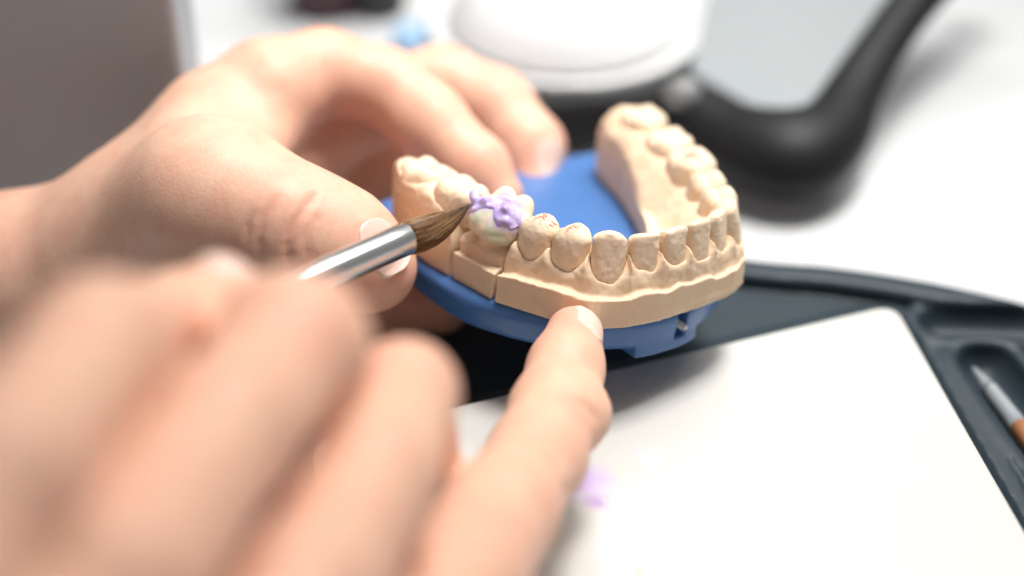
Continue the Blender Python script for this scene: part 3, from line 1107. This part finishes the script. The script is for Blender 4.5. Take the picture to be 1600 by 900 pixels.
for cm, cb, cz, rr in ((-.58, .22, .04, .075), (-.52, .26, .0, .09), (-.44, .28, -.04, .10), (-.20, .30, .04, .09), (.30, .27, .03, .10), (.20, .15, .02, .1), (.40, .36, -.16, .09)):
    pd_ = smin(pd_, np.sqrt((Mx - cm) ** 2 + (Bx - cb) ** 2 + (Z - cz) ** 2) - rr + .012 * nz, .06)
pf.d = np.broadcast_to(pd_, pf.n).astype(np.float32).copy()
V, Fq = pf.mesh()
build('lilac_paste', k2w(loc2k(V)), Fq, M_PASTE, crown)

# ------------------------------------------------------------------ brush in the near hand
b0, b1 = C(637, 372, 32.3), C(478, 440.5, 30.5)
bd = (b1 - b0) / np.linalg.norm(b1 - b0)
br = thing('paint_brush', 'pointed brown hair brush with silver ferrule touching the lilac crown', 'brush', c2w(b0))
rf = 26.0 * 32.3 / F
prof = [(-.02, .93), (.0, .985), (.03, 1.0), (.5, 1.0), (1.2, 1.0), (1.9, .99), (2.6, .97), (3.2, .95), (3.25, .99), (3.35, .99), (3.4, .93), (4.2, .88), (4.25, .80)]
V, Fa = sweep([c2w(b0 + bd * t) for t, _ in prof], [rf * q for _, q in prof], 48)
build('ferrule', V, Fa, M_STEEL, br)
V, Fa = sweep([c2w(b0 + bd * t) for t in np.linspace(4.2, 14.5, 14)], [rf * q for q in (.80, .86, .95, 1.0, 1.0, .97, .93, .88, .83, .78, .72, .66, .6, .5)], 24)
build('handle', V, Fa, M_WOOD, br)
# hair tuft: a core, and hundreds of single hairs laid over it
tip = C(735.5, 319.5, 32.9)
CL = spline(np.array([b0 + bd * .12, b0, b0 * .66 + tip * .34 + (0, .085, 0), b0 * .30 + tip * .70 + (0, .075, 0), tip]), 10)
tt = np.linspace(0, 1, len(CL))
rad = np.interp(tt, [0, .14, .25, .40, .55, .70, .85, .95, 1], [rf * .86, rf * .94, rf * 1.03, rf * 1.07, rf * .94, rf * .68, rf * .34, rf * .12, .006])
V, Fa = sweep(c2w(CL), rad * .955, 40)
tv = np.repeat(tt, 40)
build('hair_core', V, Fa, M_HAIR, br, attrs={'tone': np.full(len(V), .12), 'tip': np.clip((tv - .72) / .3, 0, 1) * .8})
TT = np.gradient(CL, axis=0)
TT /= np.linalg.norm(TT, axis=1, keepdims=True)
s1 = np.cross(TT, np.array([0, 0, 1.0]))
s1 /= np.linalg.norm(s1, axis=1, keepdims=True)
s2 = np.cross(s1, TT)
HV, HF, HT_, HP = [], [], [], []
for q in range(620):
    a0 = rng.uniform(0, 2 * math.pi)
    tw = rng.normal(0, .12)
    rr = rng.uniform(.955, 1.02)
    t0, t1 = 0.0, (rng.uniform(.80, 1.0) if rng.random() < .8 else rng.uniform(.55, .85))
    tone = np.clip(rng.normal(.60, .24), 0, 1)
    hr = rng.uniform(.005, .011)
    base = len(HV)
    K = 12
    for j in range(K):
        t = t0 + (t1 - t0) * j / (K - 1)
        i_ = t * (len(CL) - 1)
        lo_ = min(int(i_), len(CL) - 2)
        w_ = i_ - lo_
        cc = CL[lo_] * (1 - w_) + CL[lo_ + 1] * w_
        r_ = np.interp(t, tt, rad) * rr + .003 * math.sin(q + t * 9)
        a_ = a0 + tw * t + .05 * math.sin(q * 1.7 + t * 6)
        e1, e2 = s1[lo_], s2[lo_]
        dr = e1 * math.cos(a_) + e2 * math.sin(a_)
        dt = -e1 * math.sin(a_) + e2 * math.cos(a_)
        pc_ = cc + dr * r_
        hh = hr * (1 - .75 * t)
        for ang in (90, 210, 330):
            HV.append(pc_ + dr * hh * math.sin(math.radians(ang)) + dt * hh * math.cos(math.radians(ang)))
            HT_.append(tone)
            HP.append(np.clip((t - .66) / .34, 0, 1) * .85)
    for j in range(K - 1):
        for m_ in range(3):
            a_, b_ = base + j * 3 + m_, base + j * 3 + (m_ + 1) % 3
            HF.append((a_, b_, b_ + 3, a_ + 3))
hs = build('hair', c2w(np.array(HV)), np.array(HF), M_HAIR, br, attrs={'tone': HT_, 'tip': HP})
hs['kind'] = 'stuff'


# ------------------------------------------------------------------ hands
def chain(f, pts, k):
    Q_ = [(C(u, v, d), r_ * d / F) for u, v, d, r_ in pts]
    for (p_, ra), (q_, rb) in zip(Q_[:-1], Q_[1:]):
        f.cone(p_, q_, ra, rb, k)
    return Q_


def hand_field(fingers, blobs, lo, hi, h, kf):
    tot = Field(lo, hi, h)
    for pts, k in fingers:
        f = Field(lo, hi, h)
        chain(f, pts, k)
        tot.d = smin(tot.d, f.d, kf)
    for pts, k in blobs:
        chain(tot, pts, k)
    return tot


def crease(f, uv, depth, r_, k, off=0.0):
    """shallow skin fold drawn along photo points on the first surface met"""
    P_ = np.array([C(u, v, depth - 4) for u, v in uv])
    D_ = np.array([C(u, v, 1.0) for u, v in uv])
    Hh = f.hit(P_, D_, 8.0)
    Dn = D_ / np.linalg.norm(D_, axis=1, keepdims=True)
    Hh = Hh - Dn * off
    Hs = spline(Hh, 4)
    cut = Field(Hs.min(0) - .6, Hs.max(0) + .6, f.h)
    cut.lo = f.lo + np.round((cut.lo - f.lo) / f.h) * f.h
    cut.ax = [(cut.lo[i] + f.h * np.arange(cut.n[i])).astype(np.float32) for i in range(3)]
    for i, (a_, b_) in enumerate(zip(Hs[:-1], Hs[1:])):
        q_ = math.sin(math.pi * (i + .5) / (len(Hs) - 1)) ** .5
        cut.cone(a_, b_, r_ * q_, r_ * q_, 0)
    i0 = np.round((cut.lo - f.lo) / f.h).astype(int)
    s_ = tuple(slice(max(i0[i], 0), min(i0[i] + cut.n[i], f.n[i])) for i in range(3))
    c_ = tuple(slice(max(-i0[i], 0), max(-i0[i], 0) + s_[i].stop - s_[i].start) for i in range(3))
    f.d[s_] = smax(f.d[s_], -cut.d[c_], k)
    return Hs


def nail(f, uv, depth, along, facing, L, Wd, parent, tipfree=.16, curve=.10):
    c0 = C(*uv, depth)
    nrm_ = np.array(facing, float)
    nrm_ /= np.linalg.norm(nrm_)
    al = np.array(along, float)
    al -= nrm_ * (al @ nrm_)
    al /= np.linalg.norm(al)
    sd = np.cross(al, nrm_)
    A_, B_ = np.meshgrid(np.linspace(-1, 1, 25), np.linspace(-1, 1, 29), indexing='ij')
    wv = np.where(B_ < 0, np.sqrt(np.clip(1 - (B_ * .98) ** 2.6 * (B_ < 0), 0.02, 1)) if False else np.clip(1 - np.abs(np.minimum(B_, 0)) ** 3 * .75, .1, 1), 1 - .45 * np.clip(B_, 0, 1) ** 4)
    pos = c0 + al * (B_[..., None] * L / 2 - (np.abs(A_) ** 2.5)[..., None] * .10 * L * np.sign(B_)[..., None] * (np.abs(B_) ** 2)[..., None]) + sd * (A_ * wv)[..., None] * Wd / 2
    O = pos + nrm_ * 1.2
    D_ = np.broadcast_to(-nrm_, O.shape)
    Hh = f.hit(O, D_, 3.0, .03)
    tq = np.einsum('...i,i->...', O - Hh, nrm_)
    tm = np.median(tq)
    Hh = O - nrm_ * np.minimum(tq, tm + .22)[..., None]
    edge = np.maximum(np.abs(A_), np.where(B_ < 0, -B_, B_ * .9))
    lift = .016 - .06 * np.clip((edge - .86) / .14, 0, 1) ** 2
    lift = lift + .022 * np.clip((B_ - .5) / .5, 0, 1) * (1 - A_ ** 2)
    V_ = (Hh + nrm_ * lift[..., None]).reshape(-1, 3)
    na, nb = A_.shape
    I = np.arange(na * nb).reshape(na, nb)
    Fq_ = np.stack([I[:-1, :-1], I[1:, :-1], I[1:, 1:], I[:-1, 1:]], -1).reshape(-1, 4)
    W_ = c2w(V_)
    e_ = np.cross(W_[Fq_[300, 1]] - W_[Fq_[300, 0]], W_[Fq_[300, 2]] - W_[Fq_[300, 0]])
    if e_ @ (RC @ nrm_) < 0:
        Fq_ = Fq_[:, ::-1]
    free = np.clip((B_ - (1 - 2 * tipfree) + .12 * A_ ** 2) / .08, 0, 1).ravel()
    return build('fingernail', W_, np.ascontiguousarray(Fq_), M_NAIL, parent, attrs={'free': free})


def redness(Vc, spots):
    r_ = np.zeros(len(Vc))
    for u, v, d_, rp, amt in spots:
        r_ = np.maximum(r_, amt * np.exp(-((np.linalg.norm(Vc - C(u, v, d_), axis=1) / (rp * d_ / F)) ** 2)))
    return np.clip(1.35 * r_, 0, 1)


# ---- near hand (holds the brush, little finger braced on the plaster)
pinky = [(897, 523, 32.35, 45), (884, 575, 31.7, 57), (868, 645, 30.8, 71), (838, 715, 29.4, 75), (780, 805, 27.2, 88), (705, 915, 24.8, 112), (620, 1060, 22.0, 118)]
ring = [(668, 735, 27.6, 58), (645, 675, 27.0, 64), (632, 615, 25.0, 80), (588, 742, 22.8, 97), (478, 935, 20.4, 118), (330, 1180, 18.2, 145)]
middle = [(520, 560, 27.0, 52), (500, 550, 26.0, 66), (458, 544, 23.0, 108), (355, 672, 20.8, 112), (185, 925, 18.0, 138), (60, 1130, 17.0, 160)]
index = [(330, 470, 27.0, 44), (280, 490, 24.5, 62), (158, 545, 20.4, 110), (0, 750, 17.6, 132), (-170, 1010, 16.2, 170)]
thumb = [(338, 447, 25.0, 50), (290, 500, 24.6, 64), (190, 640, 23.5, 84), (60, 900, 21.0, 120), (-60, 1200, 19.5, 160)]
palm = [[(458, 544, 23.0, 104), (385, 508, 25.0, 70)], [(620, 1060, 21.5, 118), (330, 1180, 18.4, 150), (60, 1150, 17.2, 170), (-150, 1030, 16.4, 180)],
        [(600, 1120, 21.5, 130), (150, 1650, 17.0, 230)], [(330, 1190, 18.6, 160), (100, 1650, 16.8, 230)], [(60, 1150, 17.4, 175), (0, 1650, 16.6, 220)],
        [(-150, 1030, 16.8, 180), (-60, 1200, 19, 160), (0, 1600, 17.0, 220)], [(80, 1650, 17, 235), (0, 2300, 15, 260), (-150, 3300, 13.5, 330)]]
allp = np.array([C(u, v, d_) for u, v, d_, _ in pinky + ring + middle + index + thumb + sum(palm, [])])
lo, hi = allp.min(0) - 1.9, allp.max(0) + 1.9
nh = hand_field([(pinky, .30), (ring, .30), (middle, .35), (index, .35), (thumb, .3)], [(p_, .5) for p_ in palm], lo, hi, 0.095, 0.03)
# knuckle bumps and folds of the little finger
nh.cone(C(918, 648, 30.7), C(908, 655, 30.6), .28, .28, .6)
crease(nh, [(905, 628), (920, 640), (932, 654)], 30.5, .05, .14)
crease(nh, [(880, 765), (895, 775), (903, 790)], 27.5, .04, .16)
V, Fq = nh.mesh()
ho = k2w((-2.4, .4, -1.4))
hand1 = thing('hand', 'blurred near hand gripping the brush, its little finger braced on the plaster', 'hand', c2w(C(-60, 1650, 17)))
build('skin', c2w(V), Fq, M_SKIN, hand1, attrs={'red': redness(V, [(897, 500, 32, 60, .55), (925, 655, 29.5, 45, .5), (850, 690, 28, 60, .25), (890, 780, 27, 50, .4), (800, 830, 25, 90, .3), (620, 610, 24.5, 90, .35), (460, 500, 22, 120, .25)])})
nail(nh, (915, 512), 32.2, (.19, -.6, .77), (.80, -.35, -.45), 1.0, .78, hand1)
nail(nh, (355, 424), 25.0, (.8, -.2, .5), (.2, -.9, -.4), .95, .85, hand1, tipfree=.05)

# ---- far hand (pinches the base plate)
fthumb = [(585, 420, 34.0, 64), (530, 388, 33.7, 80), (440, 350, 33.4, 86), (330, 312, 34.0, 110), (205, 385, 36.0, 115)]
findex = [(782, 305, 37.4, 36), (745, 262, 37.6, 50), (668, 190, 38.0, 58), (600, 135, 38.4, 60), (505, 112, 38.2, 66), (420, 145, 37.6, 84), (345, 210, 37.2, 96), (215, 350, 36.8, 95)]
fmiddle = [(832, 288, 39.4, 38), (825, 232, 39.9, 56), (772, 168, 40.4, 60), (690, 132, 40.6, 60), (560, 170, 40.2, 70), (400, 250, 38.8, 95)]
fring = [(690, 478, 37.4, 44), (610, 470, 37.6, 58), (500, 430, 38.6, 66), (400, 350, 39, 84)]
fpalm = [[(300, 255, 35.8, 92), (190, 375, 36.4, 108)], [(345, 218, 37.4, 98), (232, 345, 36.8, 112), (135, 445, 37, 118)], [(330, 318, 34.6, 108), (200, 410, 36.2, 122)], [(190, 425, 36.6, 112), (20, 438, 37, 118), (-250, 452, 38, 135), (-480, 480, 39, 150)],
         [(400, 250, 38.6, 88), (250, 385, 37.6, 110)], [(470, 330, 39.5, 72), (300, 385, 38.5, 100)], [(412, 205, 37.0, 44), (380, 270, 35.6, 58)], [(600, 300, 43.0, 95), (470, 330, 41.5, 95)], [(690, 250, 43.0, 60), (540, 250, 42.5, 80)]]
allp = np.array([C(u, v, d_) for u, v, d_, _ in fthumb + findex + fmiddle + fring + sum(fpalm, [])])
lo, hi = allp.min(0) - 2.4, allp.max(0) + 2.4
fh = hand_field([(findex, .3), (fmiddle, .3), (fring, .3)], [(p_, 1.2 if p_[0][0] == 190 else .6) for p_ in fpalm] + [(fthumb, .9)], lo, hi, 0.072, 0.12)
FOLDS = []
for uvs, r_, k_, am in (([(432, 308), (414, 335), (408, 352), (404, 375), (408, 400), (418, 420)], .05, .12, .5), ([(492, 306), (474, 330), (462, 348), (452, 370), (448, 395), (455, 418)], .055, .12, .6),
                        ([(496, 340), (484, 357), (478, 378), (480, 400)], .03, .10, .3), ([(394, 335), (386, 355), (384, 375)], .03, .10, .25)):
    FOLDS.append((crease(fh, uvs, 33.0, r_, k_), am))
V, Fq = fh.mesh()
fold_red = np.zeros(len(V))
for Hs, am in FOLDS:
    for q in spline(Hs, 3):
        near_ = np.linalg.norm(V - q, axis=1)
        fold_red = np.maximum(fold_red, .6 * am * np.exp(-(near_ / .10) ** 2))
hand2 = thing('hand', 'far cupped hand pinching the blue base plate between thumb and fingers', 'hand', c2w(C(100, 420, 37)))
build('skin', c2w(V), Fq, M_SKIN2, hand2, attrs={'red': fold_red + redness(V, [(590, 420, 33.5, 90, .45), (440, 350, 33, 60, .45), (520, 180, 38, 90, .35), (780, 290, 37.5, 60, .6), (830, 290, 39, 50, .6), (610, 470, 37, 80, .6), (430, 230, 36, 60, .3)])})
nail(fh, (578, 412), 34.0, (.85, .45, .15), (.30, -.30, -.90), 1.2, 1.1, hand2, tipfree=.09)
nail(fh, (846, 250), 39.4, (.1, 1, -.1), (.75, -.12, -.65), 1.1, .9, hand2, tipfree=.08)
for o in bpy.data.objects:
    if '_o' in o:
        del o['_o']
